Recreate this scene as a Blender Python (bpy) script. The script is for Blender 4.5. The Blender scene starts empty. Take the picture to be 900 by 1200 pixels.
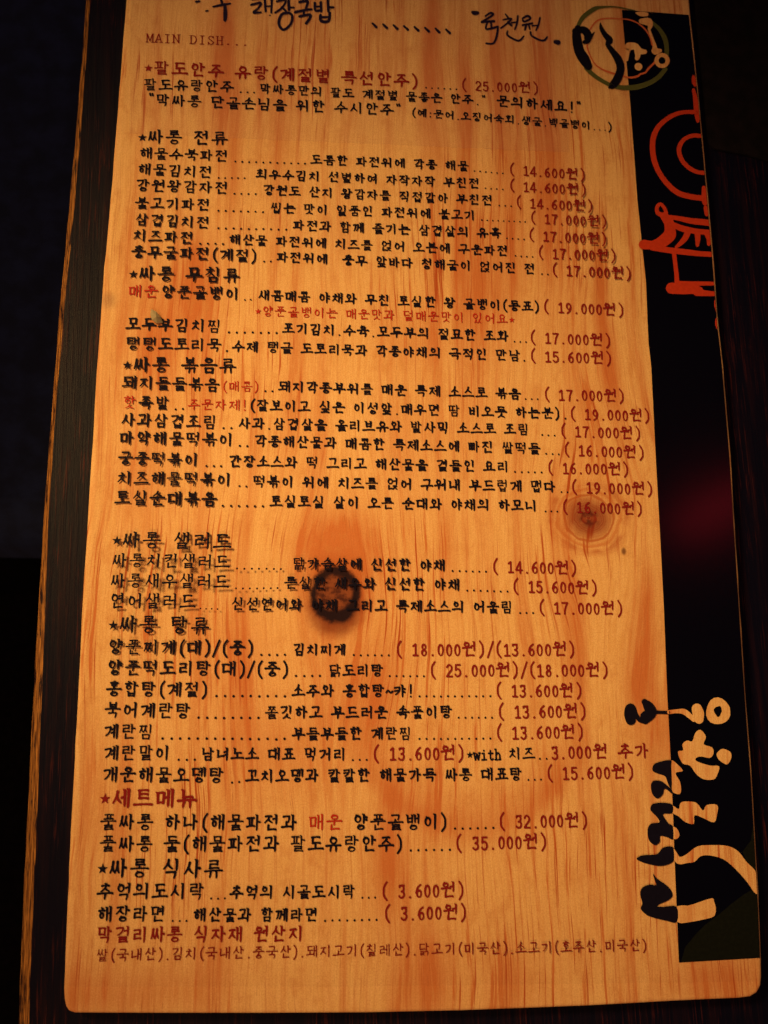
import bpy, math, random
from mathutils import Vector, Matrix
random.seed(7)
SC = bpy.context.scene
COL = SC.collection

# ------------------------------------------------------------------ camera
FPX, D = 1177.0, 0.43                 # focal length in photo pixels (900 x 1200), distance to the board
BT = 0.009                            # height of the board's top above the table
Yc = Vector((-9, -5360, FPX)).normalized()
Xc = Vector((13000, 237, FPX)); Xc = (Xc - Xc.dot(Yc) * Yc).normalized()
Zc = Xc.cross(Yc)
P0 = Vector((0, 0, D))
def c2w(p):
    q = p - P0
    return Vector((Xc.dot(q), Yc.dot(q), Zc.dot(q) + BT))
CAM = c2w(Vector((0, 0, 0)))
def wdir(v): return Vector((Xc.dot(v), Yc.dot(v), Zc.dot(v)))
def at(px, py, z=BT):
    d = wdir(Vector((px - 450, py - 600, FPX)))
    return CAM + d * ((z - CAM.z) / d.z)
cam = bpy.data.objects.new('camera', bpy.data.cameras.new('camera')); COL.objects.link(cam)
cam.data.sensor_fit = 'VERTICAL'; cam.data.sensor_height = 24; cam.data.lens = FPX / 1200 * 24
cam.data.clip_start = 0.01; cam.data.clip_end = 20
cx, cy, cz = wdir(Vector((1, 0, 0))), -wdir(Vector((0, 1, 0))), -wdir(Vector((0, 0, 1)))
cam.matrix_world = Matrix(((cx.x, cy.x, cz.x, CAM.x), (cx.y, cy.y, cz.y, CAM.y), (cx.z, cy.z, cz.z, CAM.z), (0, 0, 0, 1)))
cam.data.dof.use_dof = True; cam.data.dof.focus_distance = D; cam.data.dof.aperture_fstop = 9.0
SC.camera = cam
SC.view_settings.view_transform = 'Standard'; SC.view_settings.look = 'None'
SC.view_settings.exposure = 0; SC.view_settings.gamma = 1
# ------------------------------------------------------------------ dim room and lamps
W = bpy.data.worlds.new('World'); SC.world = W; W.use_nodes = True
bg = W.node_tree.nodes['Background']; bg.inputs[0].default_value = (0.45, 0.32, 1.0, 1); bg.inputs[1].default_value = 0.02
def aim(o, target): o.rotation_euler = (Vector(target) - o.location).to_track_quat('-Z', 'Y').to_euler()
def lamp(name, kind, loc, target, energy, color, **kw):
    l = bpy.data.lights.new(name, kind); l.energy = energy; l.color = color
    for k, v in kw.items(): setattr(l, k, v)
    o = bpy.data.objects.new(name, l); COL.objects.link(o); o.location = loc; aim(o, target); return o
lamp('pendant_lamp', 'SPOT', (-0.55, 0.33, 0.78), at(432, 606), 62, (1, 0.60, 0.205), spot_size=math.radians(32), spot_blend=1.0, shadow_soft_size=0.14)
lamp('fill_lamp', 'AREA', (-0.25, -1.0, 0.95), at(400, 560), 6.5, (1, 0.49, 0.18), shape='DISK', size=0.35)  # unseen fill light, added to lighten the shadows the print casts
# unseen red lamp whose mirror image lies in the glossy black strip
pr = at(838, 598, BT); dr = (pr - CAM).normalized(); dr.z = -dr.z
lamp('red_lamp', 'AREA', pr + dr * 0.8, pr, 0.05, (1, 0.03, 0.05), shape='RECTANGLE', size=0.035, size_y=0.10)

# ------------------------------------------------------------------ helpers
def link(name, me, mats, parent=None):
    o = bpy.data.objects.new(name, me); COL.objects.link(o)
    for m in (mats if isinstance(mats, (list, tuple)) else [mats]): me.materials.append(m)
    if parent: o.parent = parent; o.matrix_parent_inverse = Matrix.Identity(4); o.location = -ROOTLOC.get(parent.name, Vector())
    return o
ROOTLOC = {}
class MB:
    def __init__(s): s.v = []; s.f = []; s.mi = []
    def poly(s, pts, mi=0):
        n = len(s.v); s.v += [tuple(p) for p in pts]; s.f.append(tuple(range(n, n + len(pts)))); s.mi.append(mi)
    def build(s, name, mats, parent=None, smooth=False):
        me = bpy.data.meshes.new(name); me.from_pydata(s.v, [], s.f); me.update()
        o = link(name, me, mats, parent)
        for i, p in enumerate(me.polygons): p.material_index = s.mi[i]; p.use_smooth = smooth
        return o

class E:                                # arithmetic on shader sockets
    nt = None
    def __init__(s, x): s.x = x
    @staticmethod
    def op(o, *a, clamp=False):
        n = E.nt.nodes.new('ShaderNodeMath'); n.operation = o; n.use_clamp = clamp
        for i, q in enumerate(a):
            if isinstance(q, E): E.nt.links.new(q.x, n.inputs[i])
            else: n.inputs[i].default_value = q
        return E(n.outputs[0])
    def __add__(s, o): return E.op('ADD', s, o)
    __radd__ = __add__
    def __sub__(s, o): return E.op('SUBTRACT', s, o)
    def __rsub__(s, o): return E.op('SUBTRACT', o, s)
    def __mul__(s, o): return E.op('MULTIPLY', s, o)
    __rmul__ = __mul__
    def __truediv__(s, o): return E.op('DIVIDE', s, o)
    def __neg__(s): return E.op('MULTIPLY', s, -1.0)
def exp(a): return E.op('EXPONENT', a)
def sat(a): return E.op('ADD', a, 0.0, clamp=True)
def sstep(a, lo, hi):
    n = E.nt.nodes.new('ShaderNodeMapRange'); n.interpolation_type = 'SMOOTHSTEP'
    E.nt.links.new(a.x, n.inputs[0]); n.inputs[1].default_value = lo; n.inputs[2].default_value = hi
    return E(n.outputs[0])
def noise(u, v, w=0.0, detail=3, rough=0.55):
    c = E.nt.nodes.new('ShaderNodeCombineXYZ')
    for i, q in enumerate((u, v, w)):
        if isinstance(q, E): E.nt.links.new(q.x, c.inputs[i])
        else: c.inputs[i].default_value = q
    n = E.nt.nodes.new('ShaderNodeTexNoise'); n.inputs['Scale'].default_value = 1; n.inputs['Detail'].default_value = detail
    n.inputs['Roughness'].default_value = rough
    E.nt.links.new(c.outputs[0], n.inputs['Vector']); return E(n.outputs['Fac'])
def mixc(f, a, b):
    n = E.nt.nodes.new('ShaderNodeMix'); n.data_type = 'RGBA'
    for i, q in ((0, f), (6, a), (7, b)):
        if isinstance(q, E): E.nt.links.new(q.x, n.inputs[i])
        elif i == 0: n.inputs[0].default_value = q
        else: n.inputs[i].default_value = (*q, 1)
    return E(n.outputs[2])
def newmat(name):
    m = bpy.data.materials.new(name); m.use_nodes = True; E.nt = m.node_tree
    return m, m.node_tree.nodes['Principled BSDF']
def setin(b, k, q):
    if isinstance(q, E): E.nt.links.new(q.x, b.inputs[k])
    else: b.inputs[k].default_value = q
def bump(b, h, dist, s=1.0):
    n = E.nt.nodes.new('ShaderNodeBump'); n.inputs['Distance'].default_value = dist; n.inputs['Strength'].default_value = s
    E.nt.links.new(h.x, n.inputs['Height']); E.nt.links.new(n.outputs[0], b.inputs['Normal'])
PX = D / FPX                            # metres per photo pixel at the board's middle
def coords():                           # world position in units of about one photo pixel
    g = E.nt.nodes.new('ShaderNodeNewGeometry'); s = E.nt.nodes.new('ShaderNodeSeparateXYZ')
    E.nt.links.new(g.outputs['Position'], s.inputs[0])
    return E(s.outputs[0]) * (1 / PX), E(s.outputs[1]) * (1 / PX)
def uv(px, py):
    p = at(px, py); return p.x / PX, p.y / PX

# ------------------------------------------------------------------ materials
def gauss(u, v, px, py, sx, sy):
    a, b = uv(px, py); du = (u - a) * (1 / sx); dv = (v - b) * (1 / sy)
    return exp(-(du * du + dv * dv))
def wood():
    m, b = newmat('pine_wood'); u, v = coords()
    wob = (noise(u * 0.004, v * 0.0035, 3.0, 2) - 0.5) * 28 + (noise(u * 0.02, v * 0.006, 9.0, 2) - 0.5) * 8
    uu = u + wob
    for px, py, sx, sy, a in ((393, 695, 78, 150, 0.75), (692, 608, 80, 150, 0.8)):
        k, l = uv(px, py)
        uu = uu - (u - k) * a * gauss(u, v, px, py, sx, sy)
    # cathedral figure around the middle right and the tongue at the lower middle
    k1, l1 = uv(600, 560); k2, l2 = uv(552, 975)
    broad = noise(uu * 0.036, v * 0.002, 1.0, 6, 0.68)
    mid = noise(uu * 0.14, v * 0.0045, 5.0, 5, 0.68)
    fine = noise(uu * 0.42, v * 0.018, 2.0, 4, 0.75)
    area = noise(u * 0.0065, v * 0.0032, 12.0, 3, 0.55)
    red = sstep(broad, 0.45, 0.70) * 0.42 + sstep(mid, 0.54, 0.66) * (0.12 + 0.9 * sstep(area, 0.45, 0.62)) * 0.72
    bands = ((505, 60, 14, 150, .55), (545, 120, 10, 130, .5), (585, 90, 16, 160, .4), (640, 190, 26, 190, .42), (262, 60, 16, 110, .55),
             (275, 190, 10, 90, .35), (330, 110, 22, 120, .25), (185, 400, 22, 70, .42), (225, 340, 18, 60, .4), (560, 330, 18, 120, .35),
             (600, 300, 12, 110, .4), (712, 430, 10, 70, .55), (700, 330, 9, 80, .45), (168, 560, 26, 60, .25), (520, 640, 12, 60, .3),
             (395, 640, 30, 45, .5), (745, 790, 16, 60, .5), (770, 860, 14, 40, .3), (736, 700, 14, 40, .25), (470, 520, 30, 60, .16),
             (300, 760, 60, 60, .15), (430, 820, 26, 60, .4), (330, 880, 60, 50, .25), (455, 1010, 20, 70, .45), (500, 1150, 30, 50, .4),
             (595, 1150, 26, 40, .3), (130, 1165, 90, 26, .25), (250, 1130, 20, 60, .25), (840, 1150, 50, 30, .35), (480, 400, 40, 40, .2))
    bs = None
    for px, py, sx, sy, a in bands:
        g = gauss(uu, v, px, py, sx, sy) * a
        bs = g if bs is None else bs + g
    red = red + bs * (0.4 + 1.5 * mid)
    q = (u - k2) * (1 / 118.0); w = (v - l2) - q * q * 70
    w = w + (noise(u * 0.03, v * 0.03, 4.0, 2) - 0.5) * 26
    inm = sstep(-(q * q), -1.6, -0.6)
    arch = (exp(-(w * w) * (1 / 260.0)) * 0.30 + exp(-((w - 24) * (w - 24)) * (1 / 600.0)) * 0.22) * inm * (0.2 + 1.3 * mid)
    red = red + arch
    base = mixc(sstep(fine, 0.3, 0.72), (0.80, 0.565, 0.285), (0.68, 0.42, 0.175))
    base = mixc(sat(area * 1.3 - 0.4), base, (0.72, 0.46, 0.21))
    c = mixc(E.op('MINIMUM', red * 1.5, 0.82), base, (0.50, 0.125, 0.032))
    hair = noise(uu * 0.9, v * 0.02, 7.0, 2, 0.7)
    c = mixc(sstep(hair, 0.63, 0.72) * sstep(mid, 0.45, 0.6) * 0.75, c, (0.24, 0.05, 0.016))
    speck = noise(u * 0.5, v * 0.5, 17.0, 1)
    c = mixc(sstep(speck, 0.80, 0.83) * 0.5, c, (0.22, 0.09, 0.03))
    blot = noise(u * 0.05, v * 0.03, 31.0, 4, 0.65)
    c = mixc(sstep(blot, 0.50, 0.72) * 0.5, c, (0.56, 0.27, 0.10))
    gr = noise(u * 0.75, v * 0.6, 41.0, 2, 0.8); pk = noise(u * 0.22, v * 0.16, 51.0, 3, 0.75)
    c = mixc(sstep(gr, 0.40, 0.66) * 0.36, c, (0.42, 0.13, 0.04))
    c = mixc(sstep(pk, 0.52, 0.70) * 0.28 * (1 - E.op('MINIMUM', red * 1.5, 0.82)), c, (0.85, 0.55, 0.33))
    ln = noise(uu * 0.26, v * 0.0045, 61.0, 3, 0.7)
    c = mixc(sstep(ln, 0.57, 0.64) * (0.25 + 0.75 * sstep(area, 0.46, 0.6)), c, (0.40, 0.085, 0.024))
    # knots
    kx, ky = uv(393, 697); du, dv = u - kx, v - ky
    wv = (noise(u * 0.06, v * 0.06, 22.0, 4, 0.7) - 0.5) * 13
    r = E.op('SQRT', du * du * 1.28 + dv * dv) + wv
    c = mixc((1 - sstep(r, 20.0, 64.0)) * 0.80, c, (0.40, 0.10, 0.03))
    c = mixc((1 - sstep(E.op('SQRT', du * du * 1.1 + (dv + 14) * (dv + 14)) + wv, 22.0, 42.0)) * 0.75, c, (0.16, 0.03, 0.012))
    c = mixc((1 - sstep(r, 29.0, 37.0)) * 0.97, c, (0.007, 0.0035, 0.010))
    inner = (1 - sstep(E.op('SQRT', (du + 1) * (du + 1) + (dv - 2) * (dv - 2)) + wv * 0.7, 17.0, 23.0))
    rg = noise(r * 0.35, E.op('ARCTAN2', du, dv) * 0.6, 2.0, 3)
    c = mixc(inner * 0.9, c, mixc(sstep(noise(u * 0.09, v * 0.09, 3.0, 3), 0.38, 0.62), (0.07, 0.018, 0.012), (0.24, 0.07, 0.03)))
    kx, ky = uv(690, 607); du, dv = u - kx, v - ky
    r2 = E.op('SQRT', du * du + dv * dv * 1.25) + (noise(u * 0.035, v * 0.035, 6.0, 3) - 0.5) * 14
    ring = noise(r2 * 0.33, 0.5, 8.0, 2)
    c = mixc((1 - sstep(r2, 30.0, 62.0)) * (0.12 + 0.6 * sstep(ring, 0.40, 0.62)), c, (0.45, 0.12, 0.03))
    c = mixc((1 - sstep(r2, 14.0, 40.0)) * (0.78 + 0.2 * sstep(ring, 0.4, 0.6)), c, (0.22, 0.030, 0.013))
    c = mixc(exp(-((r2 - 46) * (r2 - 46)) * (1 / 22.0)) * 0.55 * sstep(noise(u * 0.03, v * 0.03, 77.0, 2), 0.4, 0.6), c, (0.35, 0.07, 0.02))
    c = mixc((1 - sstep(r2, 3.0, 17.0)) * 0.8 * sstep(noise(u * 0.12, v * 0.12, 3.0, 3), 0.36, 0.6), c, (0.06, 0.018, 0.015))
    k3, l3 = uv(731, 646); d3 = E.op('SQRT', (u - k3) * (u - k3) * 2.2 + (v - l3) * (v - l3))
    c = mixc((1 - sstep(d3, 2.0, 6.0)) * 0.8, c, (0.12, 0.04, 0.02))
    k3, l3 = uv(126, 352); d3 = E.op('SQRT', (u - k3) * (u - k3) + (v - l3) * (v - l3))
    c = mixc((1 - sstep(d3, 2.0, 16.0)) * 0.35, c, (0.16, 0.09, 0.07))
    setin(b, 'Base Color', c); setin(b, 'Roughness', 0.6); setin(b, 'Specular IOR Level', 0.06)
    bump(b, fine * 0.6 + hair * 0.5, 0.0002, 0.8)
    return m
def ink(name, col, rough=0.45, mott=0.3):
    m, b = newmat(name); u, v = coords()
    n = noise(u * 0.25, v * 0.25, 0.0, 3)
    setin(b, 'Base Color', mixc(sstep(n, 0.35, 0.75) * mott, col, tuple(min(1, x * 1.6 + 0.001) for x in col)))
    setin(b, 'Roughness', rough); setin(b, 'Specular IOR Level', 0.25 if rough < 0.3 else 0.07)
    return m
def film_mat(name='clear_film', milk=0.003):
    m = bpy.data.materials.new(name); m.use_nodes = True; E.nt = nt = m.node_tree; nt.nodes.clear()
    out = nt.nodes.new('ShaderNodeOutputMaterial'); mx = nt.nodes.new('ShaderNodeMixShader')
    tr = nt.nodes.new('ShaderNodeBsdfTransparent'); tr.inputs[0].default_value = (0.995, 0.99, 0.98, 1)
    gl = nt.nodes.new('ShaderNodeBsdfGlossy'); gl.inputs['Roughness'].default_value = 0.07
    fr = nt.nodes.new('ShaderNodeFresnel'); g_ = nt.nodes.new('ShaderNodeNewGeometry'); io = E(g_.outputs['Backfacing']) * (1 / 1.42 - 1.42) + 1.42
    nt.links.new(io.x, fr.inputs[0])
    u, v = coords(); h = noise(u * 0.03, v * 0.02, 0.0, 3)
    bp = nt.nodes.new('ShaderNodeBump'); bp.inputs['Distance'].default_value = 0.0008; bp.inputs['Strength'].default_value = 0.35
    nt.links.new(h.x, bp.inputs['Height']); nt.links.new(bp.outputs[0], gl.inputs['Normal'])
    nt.links.new(fr.outputs[0], mx.inputs[0]); nt.links.new(tr.outputs[0], mx.inputs[1]); nt.links.new(gl.outputs[0], mx.inputs[2])
    df = nt.nodes.new('ShaderNodeBsdfDiffuse'); df.inputs[0].default_value = (0.8, 0.66, 0.6, 1); m2 = nt.nodes.new('ShaderNodeMixShader'); m2.inputs[0].default_value = milk
    nt.links.new(mx.outputs[0], m2.inputs[1]); nt.links.new(df.outputs[0], m2.inputs[2]); nt.links.new(m2.outputs[0], out.inputs[0]); return m
def tablemat(name, edge=False):
    m, b = newmat(name); u, v = coords()
    u = u + v * 0.03
    s1 = noise(u * 0.10, v * 0.004, 3.0, 4, 0.6); s2 = noise(u * 0.45, v * 0.012, 8.0, 4, 0.7); s3 = noise(u * 0.028, v * 0.006, 5.0, 3)
    c = mixc(sstep(s1, 0.45, 0.7), (0.0028, 0.0028, 0.012), (0.009, 0.0042, 0.012))
    c = mixc(sstep(s2, 0.54, 0.66) * sstep(s3, 0.38, 0.62) * 0.85, c, (0.060, 0.013, 0.014))
    sp = noise(u * 0.9, v * 0.09, 2.0, 3, 0.8)
    c = mixc(sstep(sp, 0.70, 0.78) * 0.30, c, (0.11, 0.07, 0.06))
    if edge:
        w = noise(u * 0.25, v * 0.022, 6.0, 4, 0.65); w2 = noise(u * 0.9, v * 0.03, 1.0, 3)
        tan = mixc(sstep(w2, 0.4, 0.65), (0.13, 0.05, 0.016), (0.44, 0.20, 0.05))
        c = mixc(sstep(w, 0.36, 0.50) * 0.92, c, tan)
    setin(b, 'Base Color', c); setin(b, 'Roughness', 0.42); setin(b, 'Specular IOR Level', 0.07)
    bump(b, s2 * 0.8 + s1, 0.0004, 0.5)
    return m
WOOD = wood()
BLACK = ink('black_ink', (0.004, 0.0035, 0.014), 0.6); RED = ink('dark_red_ink', (0.19, 0.011, 0.014), mott=0.15)
ORED = ink('bright_red_ink', (0.42, 0.036, 0.014)); LRED = ink('faint_red_ink', (0.50, 0.12, 0.05)); GREEN = ink('olive_green_ink', (0.075, 0.085, 0.028)); PEN = ink('blue_black_pen', (0.012, 0.008, 0.035))
STRIPM = ink('black_strip_ink', (0.0018, 0.0018, 0.006), 0.16, 0.0); DGREEN = ink('dark_green_ink', (0.005, 0.0065, 0.005), 0.5, 0.5)
THINRED = ink('thin_red_ink', (0.36, 0.022, 0.014))
FILM = film_mat(); TABLE = tablemat('dark_table_wood'); WORN = tablemat('worn_table_edge', True)
def cloth():
    m, b = newmat('navy_cloth'); u, v = coords()
    n = noise(u * 0.02, v * 0.02, 0, 4); f = noise(u * 0.8, v * 0.25, 0, 2)
    setin(b, 'Base Color', mixc(sstep(n, 0.35, 0.7), (0.004, 0.012, 0.05), mixc(sstep(f, 0.4, 0.6), (0.008, 0.021, 0.09), (0.012, 0.027, 0.11))))
    setin(b, 'Roughness', 0.9); bump(b, f, 0.001, 0.4); return m
CLOTH = cloth()
def plainm(name, c0, c1, rough):
    m, b = newmat(name); u, v = coords()
    setin(b, 'Base Color', mixc(sstep(noise(u * 0.05, v * 0.05, 0, 4), 0.35, 0.65), c0, c1)); setin(b, 'Roughness', rough); setin(b, 'Specular IOR Level', 0.04); return m
FLOORM = plainm('dark_floor', (0.003, 0.003, 0.004), (0.006, 0.005, 0.007), 0.8)
SHEETM = plainm('near_black_sheet', (0.0045, 0.004, 0.006), (0.008, 0.006, 0.009), 0.8)

def tagt(o, label, cat, kind=None):
    o['label'] = label
    if cat: o['category'] = cat
    if kind: o['kind'] = kind

# ------------------------------------------------------------------ floor, seat, table
fm = MB(); fm.poly([(-4, -4, -0.74), (4, -4, -0.74), (4, 4, -0.74), (-4, 4, -0.74)])
fl = fm.build('floor', FLOORM); fl['kind'] = 'structure'

def interp(pts, y):
    pts = sorted(pts, key=lambda p: p[0])
    if y <= pts[0][0]: a, b = pts[0], pts[1]
    elif y >= pts[-1][0]: a, b = pts[-2], pts[-1]
    else:
        for a, b in zip(pts, pts[1:]):
            if a[0] <= y <= b[0]: break
    return a[1] + (b[1] - a[1]) * (y - a[0]) / (b[0] - a[0])
tm = MB()
edge = [(-60, 104.5), (0, 100), (120, 90.5), (240, 79.5), (370, 68), (500, 57.5), (620, 49), (740, 41.5), (860, 35), (980, 29), (1090, 24), (1200, 20), (1320, 16)]
rows = []
for i in range(70):
    py = -260 + i * 1740 / 69
    x = interp(edge, py) + random.uniform(-0.5, 0.5)
    p = at(x, py, -0.0015)
    wd = interp([(-60, 7), (240, 9), (480, 7), (620, 8), (740, 11), (980, 13), (1200, 13)], py) * PX
    p = Vector((p.x, p.y, 0))
    prof = ((0, -0.035), (0, -0.004), (0.0006, -0.0018), (0.0018, -0.0006), (max(wd, 0.0022), -0.00005), (0.03, 0), (0.9, 0))
    rows.append([(p.x + dx, p.y, z) for dx, z in prof])
for a, b in zip(rows, rows[1:]):
    for k in range(len(a) - 1):
        tm.poly([a[k], b[k], b[k + 1], a[k + 1]][::-1], 1 if k in (1, 2, 3) else 0)
    tm.poly([a[0], b[0], (b[-1][0], b[0][1], -0.035), (a[-1][0], a[0][1], -0.035)])
tbl = tm.build('table_top', [TABLE, WORN], smooth=False); tbl['kind'] = 'structure'

def rounded_box(mb, x0, x1, y0, y1, z0, z1, r, n=6):
    nx, ny = 24, 24
    def h(x, y):
        dx = max(0, (x0 + r) - x, x - (x1 - r)); dy = max(0, (y0 + r) - y, y - (y1 - r))
        d = min(r, math.hypot(dx, dy)); return z1 - r + math.sqrt(max(0, r * r - d * d)) + 0.004 * math.sin(x * 13) * math.cos(y * 9)
    def samp(a, b, n):
        t = [a + r * (1 - math.cos(i / 6 * math.pi / 2)) for i in range(6)]
        m = [a + r + (b - a - 2 * r) * i / n for i in range(n + 1)]
        return t + m + [b - r * (1 - math.cos(i / 6 * math.pi / 2)) for i in range(5, -1, -1)]
    xs, ys = samp(x0, x1, nx), samp(y0, y1, ny)
    for i in range(len(xs) - 1):
        for j in range(len(ys) - 1):
            mb.poly([(xs[i + a], ys[j + b], h(xs[i + a], ys[j + b])) for a, b in ((0, 0), (1, 0), (1, 1), (0, 1))])
    for j in range(len(ys) - 1):
        for x in (x0, x1): mb.poly([(x, ys[j], z0), (x, ys[j + 1], z0), (x, ys[j + 1], h(x, ys[j + 1])), (x, ys[j], h(x, ys[j]))])
    for i in range(len(xs) - 1):
        for y in (y0, y1): mb.poly([(xs[i], y, z0), (xs[i + 1], y, z0), (xs[i + 1], y, h(xs[i + 1], y)), (xs[i], y, h(xs[i], y))])
seat = bpy.data.objects.new('bench_seat', None); COL.objects.link(seat)
zs = -0.29
s0 = at(30, 632, zs); s1 = at(30, 150, zs)
seat.location = (s0.x - 0.3, (s0.y + s1.y) / 2, -0.74); ROOTLOC['bench_seat'] = seat.location.copy()
tagt(seat, 'dark navy cushioned bench seat below the left edge of the table', 'bench')
b = MB(); rounded_box(b, s0.x - 0.62, s0.x + 0.12, s0.y, s0.y + 0.5, zs - 0.08, zs, 0.03); b.build('cushion', CLOTH, seat, True)
b = MB(); rounded_box(b, s0.x - 0.60, s0.x + 0.10, s0.y + 0.02, s0.y + 0.48, -0.74, zs - 0.083, 0.01); b.build('base', FLOORM, seat)

# ------------------------------------------------------------------ board
board = bpy.data.objects.new('menu_board', None); COL.objects.link(board)
bl = at(470, 1186); board.location = (bl.x, bl.y, 0); ROOTLOC['menu_board'] = board.location.copy()
tagt(board, 'pine wood menu board printed with Korean dishes and prices, lying on the dark table', 'menu board')
LEFT = [(-60, 151.5), (0, 147.2), (84, 141), (167, 134.5), (251, 127.6), (307, 122), (360, 118), (420, 113.5), (480, 110), (613, 102), (715, 95.5), (828, 90), (960, 82.7), (1060, 78.6), (1110, 76.3), (1160, 74.6)]
RIGHT = [(-60, 804), (0, 808), (15, 809.5), (110, 820), (220, 830), (300, 837), (380, 843), (427, 848.5), (537, 857.5), (635, 863.5), (713, 868.5), (820, 875.5), (920, 883), (1062, 890.8), (1120, 893.2), (1145, 893.6)]
out = []
for i in range(60): y = -60 + i * 1220 / 59; out.append((interp(LEFT, y) + random.uniform(-.35, .35), y))
out += [(74.8, 1170), (76.3, 1179), (80, 1185), (87, 1187.6), (130, 1187.8), (200, 1188), (320, 1188), (430, 1187.4), (540, 1185), (620, 1182), (690, 1179.2), (740, 1176.5), (791, 1173.6), (835, 1171.6), (866, 1170.3), (880, 1168.4), (888, 1163.5), (892.4, 1155)]
for i in range(60): y = 1145 - i * 1205 / 59; out.append((interp(RIGHT, y) + random.uniform(-.3, .3), y))
P = [at(x, y) for x, y in out]
def inset(P, d):
    n = len(P); r = []
    for i in range(n):
        t = (P[(i + 1) % n] - P[i - 1]); t = Vector((t.x, t.y, 0)).normalized()
        r.append(P[i] + Vector((-t.y, t.x, 0)) * d)        # outline runs counter-clockwise
    return r
wb = MB()
loops = [[Vector((p.x, p.y, 0.0004)) for p in P]] + [[Vector((p.x, p.y, BT - dz)) for p in inset(P, di)] for dz, di in ((0.0016, 0.0), (0.0007, 0.0002), (0.0002, 0.0007), (0, 0.0013))]
n = len(P)
for a, b2 in zip(loops, loops[1:]):
    for i in range(n): wb.poly([a[i], a[(i + 1) % n], b2[(i + 1) % n], b2[i]])
wb.poly(loops[-1]); wb.poly(loops[0][::-1])
wb.build('wood_panel', WOOD, board)

# ---- film over the wood: its height above the wood varies where it has lifted
LIFT = [(200, 676, 115, 52, 0.0032), (170, 560, 80, 50, 0.0007), (150, 440, 50, 60, 0.0005), (225, 320, 60, 40, 0.0006), (180, 265, 50, 30, 0.0003), (715, 265, 55, 80, 0.0012), (400, 670, 100, 50, 0.0006),
        (150, 752, 60, 35, 0.0006), (640, 1118, 90, 25, 0.0005)]
LW = [(at(a, b_).x, at(a, b_).y, s * PX, t * PX, h) for a, b_, s, t, h in LIFT]
def zf(x, y):
    z = BT + 0.00025
    for a, b_, s, t, h in LW: z += h * math.exp(-((x - a) / s) ** 2 - ((y - b_) / t) ** 2)
    return z
def atf(px, py, dz=0.0):
    p = at(px, py)
    for _ in range(3): p = at(px, py, zf(p.x, p.y) + dz)
    return p
fb = MB(); NX, NY = 60, 90; grid = []
for j in range(NY + 1):
    py = -50 + (1156 + 50) * j / NY
    row = []
    for i in range(NX + 1):
        t = i / NX; xl = interp(LEFT, py) + 7; xr = interp(RIGHT, py) - 3.2
        yb = py + (0 if py < 1100 else -14 * max(0, t - 0.4) * (py - 1100) / 76)
        p = at(xl + (xr - xl) * t, yb); row.append((p.x, p.y, zf(p.x, p.y)))
    grid.append(row)
for j in range(NY):
    for i in range(NX): fb.poly([grid[j][i], grid[j + 1][i], grid[j + 1][i + 1], grid[j][i + 1]])
film = fb.build('clear_film', FILM, board, True)
film_root = film
def fpart(mb, name, mat, label=None):
    me = bpy.data.meshes.new(name); me.from_pydata(mb.v, [], mb.f); me.update()
    me.materials.append(mat)
    o = bpy.data.objects.new(name, me); COL.objects.link(o); o.parent = film
    if label: o['label'] = label
    return o
film.location = -board.location          # film mesh is in world coordinates

# ---- ribbon strokes
def catmull(pts, k=6):
    if len(pts) < 3: return list(pts)
    q = [pts[0]] + list(pts) + [pts[-1]]; r = []
    for i in range(1, len(q) - 2):
        a, b_, c, d = q[i - 1], q[i], q[i + 1], q[i + 2]
        for s in range(k):
            t = s / k
            r.append(tuple(0.5 * (2 * b_[m] + (c[m] - a[m]) * t + (2 * a[m] - 5 * b_[m] + 4 * c[m] - d[m]) * t * t + (3 * b_[m] - a[m] - 3 * c[m] + d[m]) * t ** 3) for m in range(len(a))))
    r.append(tuple(pts[-1])); return r
def ribbon(pts, closed=False, cap=4):
    """pts: (x, y, halfwidth) -> list of faces, each a list of (x, y)"""
    P_ = []
    for p in pts:
        if not P_ or math.hypot(p[0] - P_[-1][0], p[1] - P_[-1][1]) > 1e-5: P_.append(p)
    if len(P_) < 2: P_.append((P_[0][0] + 1e-4, P_[0][1], P_[0][2]))
    n = len(P_); L = []; R = []
    for i in range(n):
        a = P_[i - 1] if (i or closed) else P_[0]; b_ = P_[(i + 1) % n] if (i < n - 1 or closed) else P_[-1]
        dx, dy = b_[0] - a[0], b_[1] - a[1]; d = math.hypot(dx, dy) or 1; nx, ny = -dy / d, dx / d; w = P_[i][2]
        L.append((P_[i][0] + nx * w, P_[i][1] + ny * w)); R.append((P_[i][0] - nx * w, P_[i][1] - ny * w))
    F = []
    for i in range(n - 1 + (1 if closed else 0)):
        j = (i + 1) % n; F.append([R[i], R[j], L[j], L[i]])
    if not closed and cap:
        for (c, o, w, s) in ((P_[0], P_[1], P_[0][2], 1), (P_[-1], P_[-2], P_[-1][2], 1)):
            a = math.atan2(c[1] - o[1], c[0] - o[0])
            F.append([(c[0] + w * math.cos(a + t), c[1] + w * math.sin(a + t)) for t in [math.pi * (k / cap - 0.5) for k in range(cap + 1)]])
    return F

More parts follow.
